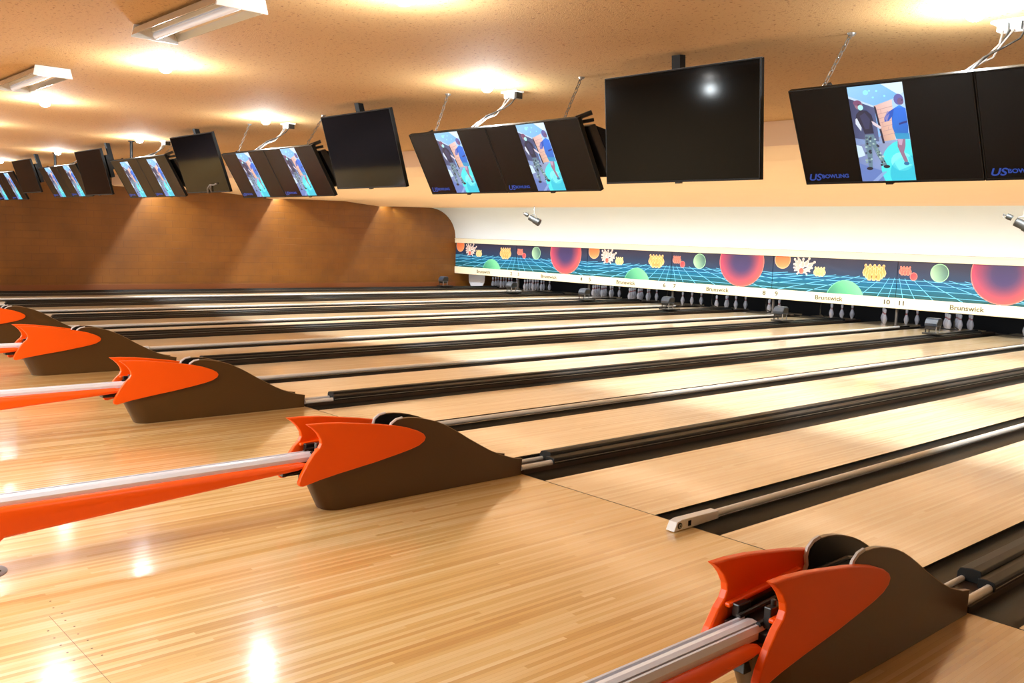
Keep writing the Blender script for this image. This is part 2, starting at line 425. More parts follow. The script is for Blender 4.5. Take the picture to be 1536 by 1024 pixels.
# wide covers over the ball return track
def wdiv(k):
    return ['', 'beside the brown wall, before lane two', 'between lanes three and four', 'between lanes five and six', 'between lanes seven and eight',
            'between lanes nine and ten', 'behind the second-nearest visible pair of orange fins on the left', 'running from the large mid-photo hood', 'running from the nearest hood'][k]
c0 = None
WC = HW-.235
for k in range(1, 9):
    lab = 'long black ball return cover with stepped top, '+wdiv(k)
    if k == 6: lab = 'long black ball return cover ending just right of sign number eleven'
    if c0 is None:
        c0 = thing('ball_return_cover', lab, 'track cover', (cx(k), 0, 0), 'black covers over the ball return tracks')
        b = MB(); b.box(-WC+.002, WC-.002, .004, 18.0, -.12, .03); b.build('base_board', M['divider'], c0)
        b = MB()
        b.prism([(-WC+.001, .03), (-WC+.001, .075), (-WC+.015, .098), (-.035, .108), (.012, .104), (.018, .086), (.018, .03)], .38, 17.2, axis='y')
        b.build('cover_strip', M['cover'], c0, bevel=.004)
        b = MB()
        b.prism([(.018, .02), (.018, .082), (.06, .086), (WC-.010, .078), (WC-.003, .066), (WC-.003, .02)], .33, 17.2, axis='y')
        b.build('cover_strip', M['cover'], c0, bevel=.004)
        b = MB(); b.box(WC-.006, WC-.0005, .34, 17.1, .045, .050); b.build('edge_line', M['chromeedge'], c0)
        b = MB(); b.tube([(WC-.035, .0, .042), (WC-.035, .45, .042)], .022, 12); b.tube([(-WC+.03, .0, .04), (-WC+.03, .5, .04)], .017, 12)
        b.build('pipe_rail', M['pipe'], c0, smooth=True)
    else: dup(c0, (cx(k), 0, 0), lab)

# ------------------------------------------------------------------ ball returns (hoods with orange fins)
def hoodword(k):
    return {3: 'brown ball return hood with orange fins, farthest left and only its front slope visible', 4: 'brown ball return hood with orange fins, cut by the left edge, behind three nearer ones',
            5: 'brown ball return hood with orange fins, third nearest, near the left edge',
            6: 'brown ball return hood with orange fins and rail, second nearest but one of the four large ones',
            7: 'large brown ball return hood with orange fins and long aluminium rail in mid photo',
            8: 'nearest brown ball return hood with orange fins, at the lower right'}[k]
HL = {4: 'farthest visible brown ball return hood, only its fin tip and slope in frame',
      5: 'brown ball return hood with orange fins, second farthest of those in view',
      6: 'brown ball return hood with orange fins, third from the camera',
      7: 'large brown ball return hood with orange fins and its whole rail visible',
      8: 'nearest brown ball return hood, its orange fins seen from above'}
panel = [(-1.60, .001), (-.03, .001), (-.02, .125), (-.11, .142), (-.26, .192), (-.36, .238), (-.46, .292), (-.56, .348), (-.65, .402), (-.73, .447), (-.8, .482), (-.87, .51), (-.95, .534), (-1.02, .55), (-1.09, .559), (-1.15, .56),
         (-1.2, .552), (-1.235, .53), (-1.245, .50), (-1.235, .46), (-1.25, .43), (-1.72, .4), (-1.735, .3), (-1.68, .19)]
fin = [(-1.905, .603), (-1.80, .601), (-1.66, .590), (-1.5, .568), (-1.35, .546), (-1.22, .522), (-1.12, .497), (-1.04, .468), (-.99, .44), (-.972, .415), (-.985, .388), (-1.03, .362), (-1.1, .343), (-1.2, .324), (-1.39, .292), (-1.65, .257), (-1.8, .234), (-1.925, .208),
       (-1.95, .212), (-1.958, .232), (-1.94, .28), (-1.9, .345), (-1.85, .41), (-1.815, .44), (-1.80, .47), (-1.805, .5), (-1.83, .54), (-1.865, .575)]
def ball_return(k):
    t = thing('ball_return', HL[k], 'ball return', (cx(k), 0, 0), 'ball return hoods with orange fins')
    for s in (-1, 1):
        b = MB(); b.prism(panel, s*.096, s*.113, 0)
        b.prism([(y, z-.006) if z > .1 else (y, z) for y, z in panel], s*.0935, s*.096, 1)
        e = b.build('side_panel', [M['brown'], M['blackplastic']], t)
        b = MB(); pts = panel[2:16]
        A = []
        for i, (y, z) in enumerate(pts):
            y0, z0 = pts[max(i-1, 0)]; y1, z1 = pts[min(i+1, len(pts)-1)]
            L = math.hypot(y1-y0, z1-z0); ny, nz = (z1-z0)/L, -(y1-y0)/L
            if nz < 0: ny, nz = -ny, -nz
            A.append(((y, z), (y+ny*.003, z+nz*.003)))
        x0, x1 = s*.0915, s*.1145
        top0 = [b.bm.verts.new((x0, q[1][0], q[1][1])) for q in A]; top1 = [b.bm.verts.new((x1, q[1][0], q[1][1])) for q in A]
        bo0 = [b.bm.verts.new((x0, q[0][0], q[0][1]-.001)) for q in A]; bo1 = [b.bm.verts.new((x1, q[0][0], q[0][1]-.001)) for q in A]
        for i in range(len(A)-1):
            b._f([top0[i], top0[i+1], top1[i+1], top1[i]]); b._f([bo0[i], bo0[i+1], top0[i+1], top0[i]]); b._f([top1[i], top1[i+1], bo1[i+1], bo1[i]])
        b.build('edge_band', M['brownedge'], e, smooth=True)
        b = MB()
        b.tube([(s*.103, y, z) for y, z in [(-1.15, .5635), (-1.2, .556), (-1.238, .532), (-1.249, .50), (-1.239, .46), (-1.252, .432)]], .0105, 6); b.build('end_moulding', M['whiteedge'], e, smooth=True)
        b = MB(); b.prism(fin, s*.112, s*.148, 0)
        # inward shelf of the fin
        b.prism([(-1.82, .43), (-1.3, .465), (-1.3, .452), (-1.82, .412)], s*.085, s*.113)
        f = b.build('fin', M['orange'], t, bevel=.008); f['label'] = 'orange arrow-shaped fin'
        for p in f.data.polygons: p.use_smooth = False
    # deck inside the hood
    b = MB(); deck = [(-1.84, .37), (-1.5, .39), (-1.25, .43), (-1.1, .44), (-.9, .42), (-.6, .31), (-.3, .16), (-.06, .09), (-.06, .07), (-.3, .13), (-.6, .28), (-.9, .39), (-1.1, .41), (-1.25, .4), (-1.5, .36), (-1.84, .33)]
    b.prism(deck, -.0925, .0925)
    for s in (-1, 1): b.tube([(s*.045, -1.82, .392), (s*.045, -1.5, .41), (s*.045, -1.2, .452), (s*.045, -1.0, .455), (s*.045, -.8, .41)], .011, 8)
    b.build('track_deck', M['blackplastic'], t)
    b = MB(); rings = []
    for z, ys, yt in ((.001, -1.60, -1.728), (.19, -1.68, -1.818), (.30, -1.735, -1.872), (.335, -1.735, -1.872)):
        rings.append([b.bm.verts.new((-.113*math.copysign(abs(math.cos(math.pi*i/16))**.75, math.cos(math.pi*i/16)), ys+(yt-ys)*abs(math.sin(math.pi*i/16))**.85, z)) for i in range(17)])
    for r in range(3):
        for i in range(16): b._f([rings[r][i], rings[r][i+1], rings[r+1][i+1], rings[r+1][i]])
    b._f(rings[3]); b.build('end_nose', M['brown'], t, smooth=True, angle=50)
    b = MB(); b.box(.052, .085, -1.80, -1.7, .375, .462); b.tube([(.068, -1.76, .45), (.068, -1.76, .485)], .012, 8); b.build('clip', M['blackplastic'], t, bevel=.006)
    b = MB(); b.box(-.09, -.055, -1.80, -1.72, .375, .43); b.build('clip', M['blackplastic'], t, bevel=.006)
    # rail on the approach
    y0, y1 = -1.79, -4.55
    b = MB()
    sec = [(-.062, .345), (-.062, .372), (-.046, .390), (-.036, .390), (-.033, .378), (-.026, .378), (-.023, .388), (0, .392), (.023, .388), (.026, .378), (.033, .378), (.036, .390), (.046, .390), (.062, .372), (.062, .345)]
    A = [b.bm.verts.new((x, y0, z)) for x, z in sec]; B = [b.bm.verts.new((x, y1, z)) for x, z in sec]
    for i in range(len(sec)):
        b._f([A[i], B[i], B[(i+1) % len(sec)], A[(i+1) % len(sec)]], 1 if i in (4, 10) else 0)
    b._f(A); b._f(B[::-1])
    b.build('rail', [M['alu'], M['groove']], t)['label'] = 'bright aluminium rail'
    # orange skirts either side of the rail, deeper away from the hood
    for s in (-1, 1):
        b = MB(); rings = []
        ys = [-1.868, -1.878, -1.90, -1.93, -2.1, -2.4, -2.75, -3.1, -3.45, -3.62, -3.70, -3.78, -4.55]
        for y in ys:
            f = (-1.9-y)/1.75; zb = .305-.118*max(0, min(1.05, f)); zt = .352
            if y <= -3.7: zb = .12
            if y > -1.92: q = (-1.92-y)/.052; zb -= q*.014; zt += q*.012
            sec2 = [(.058, zt-.004), (.075, zt), (.095, zt-.008), (.108, zt-.026), (.110, (zt+zb)/2), (.104, zb+.012), (.09, zb), (.058, zb)]
            rings.append([b.bm.verts.new((s*x, y, z)) for x, z in sec2])
        for i in range(len(rings)-1):
            for j in range(len(rings[0])): b._f([rings[i][j], rings[i+1][j], rings[i+1][(j+1) % 8], rings[i][(j+1) % 8]])
        b._f(rings[0]); b._f(rings[-1][::-1])
        b.build('rail_skirt', M['orange'], t, smooth=True, angle=35)
    b = MB(); b.box(-.05, .05, -2.02, -1.80, .262, .345); b.tube([(.052, -2.0, .27), (.052, -1.9, .285), (.052, -1.83, .33)], .008, 6); b.box(-.03, .03, -1.87, -1.79, .20, .28); b.build('bracket', M['blackplastic'], t, bevel=.005)
    if k == 7:
        b = MB(); b.prism([(-3.66, .0), (-3.78, .0), (-3.80, .2), (-3.64, .2)], -.04, .04); b.tube([(0, -3.72, .008), (0, -3.72, .2)], .03, 14); l = b.build('leg', M['orange'], t, bevel=.01)
        b = MB(); b.lathe([(.02, .0), (.125, .0), (.125, .004), (.11, .01), (.04, .018)], 32, 0, (.02, -3.72, 0))
        for a in range(6): b.lathe([(.007, .008), (.007, .014), (.003, .016)], 8, 1, (.02+.095*math.cos(a), -3.72+.095*math.sin(a), 0))
        b.build('foot_plate', [M['steel'], M['lens']], l, smooth=True)
    return t
for k in (4, 5, 6, 7, 8): ball_return(k)

# ------------------------------------------------------------------ masking units with fascia
def masking_art(kind):
    a = Art(P-.012, .865); W, H = a.W, a.H
    nav, hz = (44, 50, 78), .455
    N = 12
    for i in range(N):
        u0, u1 = W*i/N, W*(i+1)/N
        a.poly([(u0, hz), (u1, hz), (u1, H), (u0, H)], [(36, 60, 92)]*2+[(52, 50, 74)]*2, 0)
        a.poly([(u0, hz-.16), (u1, hz-.16), (u1, hz), (u0, hz)], [(4, 92, 138)]*2+[(24, 84, 120)]*2, 0)
        a.poly([(u0, 0), (u1, 0), (u1, hz-.16), (u0, hz-.16)], [(28, 84, 84)]*2+[(4, 100, 140)]*2, 0)
    gl = (120, 206, 246)
    def g(u): return u if kind == 'B' else W-u
    for v, w in ((.425, .010), (.335, .010), (.215, .011), (.09, .012)):
        for i in range(10):
            u0, u1 = W*i/10, W*(i+1)/10
            a.line((g(u0), v-.010*u0), (g(u1), v-.010*u1), w, gl, 1)
    for t_, bt in ((.05, .17), (.18, .45), (.36, .88), (.62, 1.55), (.92, 2.35), (1.2, 3.2), (1.55, 4.2), (1.95, 5.4), (2.4, 6.6), (2.9, 8.0)):
        a.line((g(t_), hz+.01), (g(bt), 0), .009, gl, 1, .014)
    def pins(x, y, h, nx, col, rim, layer, rows=2):
        for rr in range(rows):
            m = nx-rr
            for i in range(m): a.pinshape(x+(i-(m-1)/2)*h*.42, y-rr*h*.18, h, col, rim, layer+rr*2)
    def shade(c0, c1, lx=.5, ly=-.5, p=1.5):
        def f(x, y):
            t = max(0, min(1, .5+.5*(x*lx+y*ly)/math.hypot(lx, ly)))**p
            return tuple(c0[i]+(c1[i]-c0[i])*t for i in range(3))
        return f
    if kind == 'A':
        a.ball(.27, .775, .225, .225, shade((246, 118, 70), (248, 160, 110), .2, -1), 3, (250, 190, 150), .05)
        bx, by = .85, .545
        for ang, r in ((-1.35, .16), (-1.0, .17), (-.65, .26), (-.35, .30), (.05, .2), (.5, .27), (.95, .3), (1.35, .2), (-1.7, .13), (1.75, .13), (2.3, .1), (-2.3, .1)):
            h = .24 if abs(ang) < 1.2 else .18
            a.pinshape(bx+r*math.sin(ang)*1.05, by+r*math.cos(ang)*.85, h, (214, 190, 184), (250, 236, 224), 3, -ang)
        a.ball(bx-.02, by-.03, .07, .075, shade((226, 92, 84), (240, 130, 110)), 8, (250, 180, 170), .1)
        pins(1.34, .54, .19, 4, (228, 196, 130), (248, 226, 176), 4)
        a.ball(2.06, -.22, .52, .56, shade((34, 100, 92), (128, 220, 160), .7, .7, 1.2), 5, (120, 214, 160), .02)
        pins(2.78, .62, .27, 5, (226, 166, 96), (252, 206, 150), 4, 3)
    else:
        pins(.18, .66, .17, 4, (206, 110, 100), (240, 150, 130), 4)
        a.ball(.39, .52, .085, .09, shade((206, 66, 76), (232, 100, 100)), 7, (240, 140, 130), .1)
        a.ball(.98, .63, .205, .205, shade((78, 116, 112), (176, 216, 176), -.8, -.2, 1.1), 4, (170, 226, 180), .05)
        def pf(x, y):
            d = math.hypot(x, y); t = max(0, min(1, (d-.35)/.65)); q = max(0, min(1, .35+.5*(x*.6-y*.7)))
            return (66+t*(130+60*q), 58+t*(14+30*q), 104-t*20*q)
        a.ball(2.37, .67, .70, .66, pf, 4, (244, 140, 126), .018, 48, 8)
    return a
mk = {}
numbers = {1: (None, '2'), 2: ('3', '4'), 3: ('5', '6'), 4: ('7', '8'), 5: ('9', '10'), 6: ('11', '12'), 7: ('13', '14'), 8: ('15', '16'), 9: ('17', '18')}
RX = (math.radians(90), 0, 0)
for k in range(1, 8):
    kind = 'A' if k % 2 else 'B'
    lab = {1: 'masking panel with space bowling art nearest the brown wall, number two at its end', 6: 'masking panel with large purple ball cut by the edge, starting with number eleven', 7: 'masking panel past the right edge of the photo'}.get(k)
    if not lab: lab = 'masking panel with space bowling art over the numbers %s and %s' % tuple(NW[int(v)] for v in numbers[k])
    t = thing('masking_panel', lab, 'bowling sign', ((k-1)*P, YM, 0), 'masking panels above the pins')
    b = MB(); b.box(.006, P-.006, 0, .03, .731, 1.60); b.build('backing_board', M['blackplastic'], t)
    if kind not in mk:
        o = masking_art(kind).build('printed_art', M['art'], t, (.006, 0, .734)); mk[kind] = o.data
    else:
        o = bpy.data.objects.new('printed_art', mk[kind]); C.objects.link(o); o.parent = t; o.location = (.006, 0, .734)
    b = MB(); b.prism([(0.0, .479), (-.03, .489), (-.035, .72), (-.012, .7335), (.03, .7335), (.03, .479)], .001, P-.001); f = b.build('fascia', M['trimcream'], t, bevel=.004)
    text('lettering', 'Brunswick', .155, M['ink'], f, (P/2-.02, -.0345, .605), RX, .0008, sx=1.15, off=.0022)
    for q, x in ((numbers[k][0], .17), (numbers[k][1], P-.20)):
        if q: text('number', q, .15, M['inkdark'], f, (x, -.0345, .615), RX, .0008, sx=1.25, off=.003)

# posts at the seams
p0 = None
pw = {1: 'two and three', 2: 'four and five', 3: 'six and seven', 4: 'eight and nine', 5: 'ten and eleven'}
for k in range(1, 8):
    lab = 'thin grey upright below the sign between numbers %s' % pw[k] if k in pw else 'thin grey upright below the sign past the right edge'
    if p0 is None:
        b = MB(); b.box(-.022, .022, 0, .05, 0.0605, .479); p0 = b.build('support_post', M['posts'], loc=(k*P, YM+.1, 0)); tag(p0, lab, 'post', 'uprights between lane pairs')
    elif k < 6: dup(p0, (k*P, YM+.1, 0), lab)

# ------------------------------------------------------------------ pins
pb = MB()
prof = [(.026, 0), (.029, .008), (.036, .025), (.048, .06), (.057, .09), (.0605, .114), (.058, .14), (.048, .18), (.035, .215), (.026, .24), (.0235, .254), (.0235, .262), (.025, .275), (.0285, .30), (.032, .33), (.032, .345), (.027, .363), (.016, .376), (.004, .381)]
mis = [0]*(len(prof)-1); mis[9] = 1; mis[11] = 1
pb.lathe(prof, 18, 0, mis=mis)
pin0 = pb.build('bowling_pin', [M['pin'], M['pinred']], smooth=True, loc=(0, 0, -10))
tag(pin0, '', 'bowling pin', '')
spots = [(0, 0, 'head pin'), (-1, 1, 'left pin of the second row'), (1, 1, 'right pin of the second row'), (-2, 2, 'left pin of the third row'), (0, 2, 'middle pin of the third row'), (2, 2, 'right pin of the third row'),
         (-3, 3, 'leftmost pin of the back row'), (-1, 3, 'inner left pin of the back row'), (1, 3, 'inner right pin of the back row'), (3, 3, 'rightmost pin of the back row')]
racks = {1: range(10), 2: range(10), 4: range(10), 5: range(10), 6: (2, 5, 9), 7: (0, 2, 4, 5, 9), 8: (0, 1, 2, 4), 9: (2, 5, 9, 4), 10: (0, 1, 3, 5, 9), 11: (0, 1, 2, 3, 4, 5, 7, 8), 12: (0, 1, 2)}
first = True
for n, ids in racks.items():
    for i in ids:
        ix, iy, w = spots[i]
        loc = (lane_c(n)+ix*.1524, 17.75+iy*.264, 0.001)
        where = 'lane numbered %s' % NW[n] if 2 <= n <= 11 else ('lane by the wall' if n == 1 else 'lane at the right edge')
        lab = 'white bowling pin, %s on the %s' % (w, where)
        if first: pin0.location = loc; pin0['label'] = lab; pin0['group'] = 'pins standing on '+where; first = False
        else: dup(pin0, loc, lab, 'pins standing on '+where)

# pale sweep guard on lane 1, dark sweep arms
b = MB(); b.prism([(-.30, .004), (.30, .004), (.44, .20), (.46, .46), (-.46, .46), (-.44, .2)], 0, .03, axis='y')
t = b.build('sweep_guard', M['guard'], bevel=.01, loc=(lane_c(1), 16.95, 0)); tag(t, 'pale grey pin sweep guard lowered on the lane beside the wall', 'sweep guard')
a0 = None
for n in (2, 3, 4, 6, 7, 8, 9, 11, 12):
    lab = 'dark curved sweep arm over the %s' % ('lane numbered %s' % NW[n] if n < 12 else 'lane at the right edge')
    if a0 is None:
        b = MB(); b.tube([(.50, 16.85, .16), (.49, 17.05, .10), (.44, 17.25, .06), (.3, 17.32, .05), (-.44, 17.32, .05), (-.5, 17.25, .06)], .014, 8)
        b.tube([(.50, 16.85, .16), (.52, 16.8, .3), (.52, 16.82, .5), (.52, 16.85, .9)], .014, 8); a0 = b.build('pin_sweep', M['blackplastic'], smooth=True, loc=(lane_c(n), 0, 0)); tag(a0, lab, 'pin sweep', 'pin sweeps in the pits')
    else: dup(a0, (lane_c(n), 0, 0), lab)

# ball accelerators boxes standing on the covers before the pins
g0 = None
gw = {1: 'in front of the brown wall corner', 2: 'below the sign numbers two and three', 3: 'below the sign numbers four and five', 4: 'below the sign numbers six and seven', 5: 'right of the sign number nine', 6: 'right of the sign number eleven'}
for k, y in zip(range(1, 7), (14.75, 14.9, 14.75, 14.4, 14.4, 14.9)):
    lab = 'small blue-grey hooded ball sensor on legs, '+gw[k]
    if g0 is None:
        g0 = thing('ball_sensor', lab, 'ball sensor', (cx(k), y, .109), 'hooded boxes on the return covers')
        b = MB(); b.box(-.16, .16, -.16, .32, .0, .03); b.build('base_plate', M['blackplastic'], g0, bevel=.004)
        b = MB(); hp = [(-.11, .17), (-.12, .23), (-.075, .31), (-.02, .34), (.1, .34), (.13, .3), (.13, .17)]
        b.prism(hp, -.14, .12); b.build('hood', M['boxblue'], g0, bevel=.012)
        b = MB(); b.box(-.125, .105, -.09, .11, .11, .172); b.prism([(-.1, .2), (-.11, .24), (-.06, .31), (.12, .31), (.12, .2)], .119, .126); b.build('body', M['blackplastic'], g0)
        for x in (-.12, .1):
            for yy in (-.08, .09):
                b = MB(); b.tube([(x, yy, .03), (x, yy, .17)], .012, 8); b.build('leg', M['blackplastic'] if x < 0 else M['steel'], g0)
    else: dup(g0, (cx(k), y, .109), lab)

# ------------------------------------------------------------------ monitors
def video(W, H):
    a = Art(W, H)
    def q(pts, col, l):
        a.poly([(x*W, y*H) for x, y in pts], col, l)
    def e(x, y, rx, ry, col, l, n=16):
        a.poly([((x+rx*math.cos(t*2*math.pi/n))*W, (y+ry*math.sin(t*2*math.pi/n))*H) for t in range(n)], col, l)
    q([(0, .4), (1, .4), (1, 1), (0, 1)], [(120, 170, 235), (150, 200, 245), (120, 190, 240), (150, 205, 250)], 0)
    q([(0, 0), (1, 0), (1, .47), (0, .47)], [(110, 140, 200), (120, 150, 200), (160, 170, 200), (120, 130, 170)], 0)
    q([(.62, 1), (1, 1), (1, .84)], (215, 235, 250), 1)
    q([(0, .91), (.45, .79), (.44, .42), (0, .47)], [(38, 52, 96), (70, 84, 130), (84, 96, 140), (54, 66, 110)], 1)
    q([(0, .91), (.45, .79), (.45, .77), (0, .885)], (190, 215, 245), 2)
    q([(.45, .79), (.78, .84), (.74, .43), (.5, .42)], [(222, 178, 170), (236, 205, 200), (226, 184, 160), (205, 160, 140)], 1)
    for i in range(1, 8): q([(.455+.002*i, .79-.045*i), (.775, .82-.045*i), (.775, .815-.045*i), (.455+.002*i, .784-.045*i)], (196, 150, 150), 2)
    for i in range(7): q([(.55+.09*(i % 3), .75-.045*i), (.558+.09*(i % 3), .75-.045*i), (.558+.09*(i % 3), .71-.045*i), (.55+.09*(i % 3), .71-.045*i)], (196, 150, 150), 3)
    q([(.78, .84), (1, .9), (1, .4), (.74, .43)], (176, 212, 248), 1)
    q([(.44, .79), (.475, .78), (.54, .4), (.5, .4)], (30, 30, 60), 3)
    q([(0, .40), (.1, .38), (.14, .28), (0, .26)], (200, 225, 240), 2)
    q([(0, .2), (.45, .1), (.4, 0), (0, 0)], (96, 124, 190), 1)
    q([(.5, .1), (.42, .1), (.2, 0), (.3, 0)], (140, 165, 215), 2)
    for x, y, r in ((.33, .93, .05), (.4, .945, .02), (.53, .935, .02), (.45, .875, .02), (.66, .88, .018)): e(x, y, r, r*.5, (150, 240, 240), 2)
    e(.9, .12, .5, .31, (70, 228, 232), 2, 28); e(.95, .06, .4, .2, (40, 196, 220), 3, 24); e(.8, .2, .2, .1, (130, 245, 240), 3)
    # person in dark t-shirt and camouflage trousers
    q([(.2, .50), (.36, .50), (.40, .36), (.44, .30), (.52, .17), (.46, .15), (.36, .28), (.3, .38), (.28, .3), (.24, .15), (.17, .15), (.18, .3), (.17, .4)], (96, 128, 146), 5)
    random.seed(3)
    for i in range(46):
        f = random.random(); s = random.choice((0, 1))
        x = (.24 - .05*f if s == 0 else .31+.16*f) + random.uniform(-.05, .05); y = .48-.31*f
        e(x, y, random.uniform(.012, .03), random.uniform(.008, .016), random.choice([(26, 36, 60), (170, 200, 200), (60, 84, 110), (130, 160, 150)]), 6, 7)
    q([(.1, .72), (.18, .76), (.3, .75), (.38, .70), (.40, .62), (.36, .61), (.37, .51), (.2, .51), (.17, .58), (.12, .64), (.07, .66)], (20, 28, 62), 7)
    q([(.16, .70), (.26, .73), (.34, .66), (.3, .56), (.22, .56)], (40, 50, 92), 8)
    q([(.36, .64), (.4, .63), (.53, .57), (.5, .55), (.38, .60)], (220, 206, 214), 8)
    q([(.07, .67), (.1, .68), (.16, .58), (.14, .54), (.06, .62)], (210, 220, 235), 8)
    e(.17, .81, .075, .045, (150, 110, 130), 7); e(.15, .835, .075, .028, (120, 70, 110), 8); e(.2, .785, .05, .028, (170, 235, 235), 9); e(.17, .815, .02, .006, (40, 30, 50), 9, 8)
    e(.19, .14, .06, .018, (16, 20, 44), 7); e(.51, .155, .06, .018, (16, 20, 44), 7)
    # person in a blue dress
    q([(.78, .44), (.92, .44), (.9, .36), (.86, .3), (.91, .2), (.85, .19), (.79, .3), (.76, .36)], (150, 110, 140), 5)
    q([(.78, .44), (.88, .44), (.84, .37), (.79, .38)], (196, 160, 190), 6)
    q([(.76, .47), (.98, .46), (1, .56), (1, .74), (.9, .78), (.8, .75), (.74, .68), (.72, .56)], [(16, 120, 200), (12, 100, 190), (10, 80, 190), (20, 110, 230), (60, 160, 250), (20, 110, 225), (16, 90, 200), (14, 110, 210)], 7)
    q([(.74, .5), (1, .49), (1, .43), (.76, .44)], (34, 150, 200), 8)
    q([(.8, .75), (.7, .72), (.6, .66), (.6, .62), (.68, .63), (.76, .68)], (18, 84, 190), 8)
    q([(.6, .66), (.68, .73), (.71, .70), (.64, .62)], (150, 140, 190), 8)
    q([(.85, .60), (1, .62), (1, .6), (.85, .58)], (8, 40, 130), 9)
    e(.9, .835, .085, .055, (96, 96, 170), 8); e(.93, .815, .055, .035, (110, 84, 130), 9); e(.96, .825, .015, .005, (24, 24, 60), 10, 8)
    e(.88, .18, .05, .018, (30, 110, 160), 8)
    return a
SW, SH = .915, .512
vid_mesh = None
def monitor(name, label, group, W, H, loc, tilt, lit):
    global vid_mesh
    t = thing(name, label, 'screen', loc, group); t.rotation_euler = (tilt, 0, 0)
    b = MB(); b.box(0, W, .0, .028, -H, 0); b.box(.12, W-.12, .028, .055, -H+.1, -.1); b.box(.0, W, -.004, 0, -H, -H+.012); b.box(0, W, -.004, 0, -.008, 0); b.box(0, .008, -.004, 0, -H, 0); b.box(W-.008, W, -.004, 0, -H, 0)
    b.build('casing', M['tvframe'], t, bevel=.003)
    b = MB(); b.box(.008, W-.008, -.0022, .0005, -H+.012, -.008); d = b.build('display', M['tvscreen'] if lit else M['tvscreen2'], t)
    b = MB(); b.box(W/2-.018, W/2+.018, -.004, .02, -H-.008, -H); b.build('indicator', M['blackplastic'], t)
    if lit:
        w = (H-.024)*9/16
        if vid_mesh is None:
            o = video(w, H-.024).build('video_picture', M['screenart'], d, (W/2-w/2, -.0024, -H+.012)); vid_mesh = o.data
        else:
            o = bpy.data.objects.new('video_picture', vid_mesh); C.objects.link(o); o.parent = d; o.location = (W/2-w/2, -.0024, -H+.012)
        o['label'] = 'bright blue picture of two people'
        text('logo', 'US', .05, M['logo'], d, (.022, -.0045, -H+.04), RX, .0004, 'LEFT', 1.2, .3, .001)
        text('logo', 'BOWLING', .028, M['logo'], d, (.100, -.0045, -H+.044), RX, .0004, 'LEFT', 1.15, 0, .0008)
    return t
gname = {0: 'nearest the camera', 1: 'beside the largest blank television', 2: 'third from the camera', 3: 'fourth from the camera', 4: 'fifth from the camera', 5: 'farthest from the camera'}
STOP = {0: (24.383, 2.606, -.305, 2.150), 1: (21.063, 2.582, -.295, 2.141), 2: (17.715, 2.583, -.287, 2.146), 3: (14.356, 2.645, -.28, 2.18), 4: (11.08, 2.66, -.30, 2.215), 5: (7.72, 2.66, -.3, 2.2)}
for k, (x, zt, yb, zb) in STOP.items():
    H = math.hypot(yb+.54, zt-zb); tilt = math.atan2(yb+.54, zt-zb)
    for j in (0, 1):
        W = SW if k != 2 else .93
        lab = '%s score monitor with narrow blue video, in the pair %s' % (('left', 'right')[j], gname[k])
        monitor('score_monitor', lab, 'slanted score monitors showing a video', W-.003, H, (x+j*W, -.54, zt), tilt, True)
BIG = {0: (23.134, 1.097, 2.79, -.51, 2.165), 1: (19.78, 1.056, 2.805, -.39, 2.198), 2: (16.42, 1.12, 2.82, -.36, 2.208), 3: (12.98, 1.07, 2.82, -.41, 2.22), 4: (9.65, 1.07, 2.82, -.4, 2.3)}
bname = {0: 'largest black blank television, right of centre', 1: 'black blank television left of centre, between the first two video pairs', 2: 'black blank television with a cable dangling at its lower edge',
         3: 'black blank television between the third and fourth video pairs', 4: 'black blank television nearest the left edge'}
for k, (x, W, zt, yb, zb) in BIG.items():
    H = math.hypot(yb+.57, zt-zb); tilt = math.atan2(yb+.57, zt-zb)
    t = monitor('television', bname[k], 'blank televisions hung from the ceiling', W, H, (x, -.57, zt), tilt, False)
    mx = W*.42 if k < 3 else W-.05
    b = MB(); b.box(mx-.03, mx+.03, .10, .15, -.3, 2.9-zt-.02 if k < 3 else 2.9-zt); b.box(mx-.16, mx+.04, .05, .10, -.4, -.1); b.build('ceiling_mount', M['tvframe'], t)
    if k == 0:
        b = MB(); b.box(-.0015, W+.0015, .004, .012, -.004, .0015); b.build('edge_strip', M['steel'], t)
    if k == 2:
        b = MB(); b.tube([(W*.52, -.012, -H+.0), (W*.55, -.02, -H+.05), (W*.62, -.012, -H+.09), (W*.70, -.012, -H+.085), (W*.78, -.01, -H+.10)], .008, 6); b.tube([(W*.60, -.012, -H+.01), (W*.61, -.018, -H+.05), (W*.64, -.012, -H+.085)], .007, 6); b.build('cable', M['cablew'], t, smooth=True)
# rear-facing housing behind each pair, hanging hardware
rname = {0: 'at the right edge', 1: 'right of centre pair', 2: 'of the second pair', 3: 'of the third pair', 4: 'of the fourth pair'}
def chain_obj(top, bot, label, doubled=True):
    b = MB(); T = Vector(top); B = Vector(bot); n = max(4, int((T-B).length/.034)); d = (B-T)/n; dn = d.normalized()
    s1 = dn.cross(Vector((1, 0, 0))).normalized(); s2 = dn.cross(s1)
    for i in range(n):
        c = T+d*(i+.5); s = s1 if i % 2 else s2; h = d.length*.62; w = .0085
        pts = [c+dn*(-h+w)+s*w, c+dn*(h-w)+s*w, c+dn*h, c+dn*(h-w)-s*w, c+dn*(-h+w)-s*w, c-dn*h, c+dn*(-h+w)+s*w]
        b.tube(pts, .0032, 6)
    b.lathe([(.012, -.012), (.022, 0), (.022, .004)], 12, 0, tuple(T-Vector((0, 0, .004))))
    o = b.build('hanging_chain', M['chain'], smooth=True); tag(o, label, 'chain', 'chains holding the score monitors'); return o
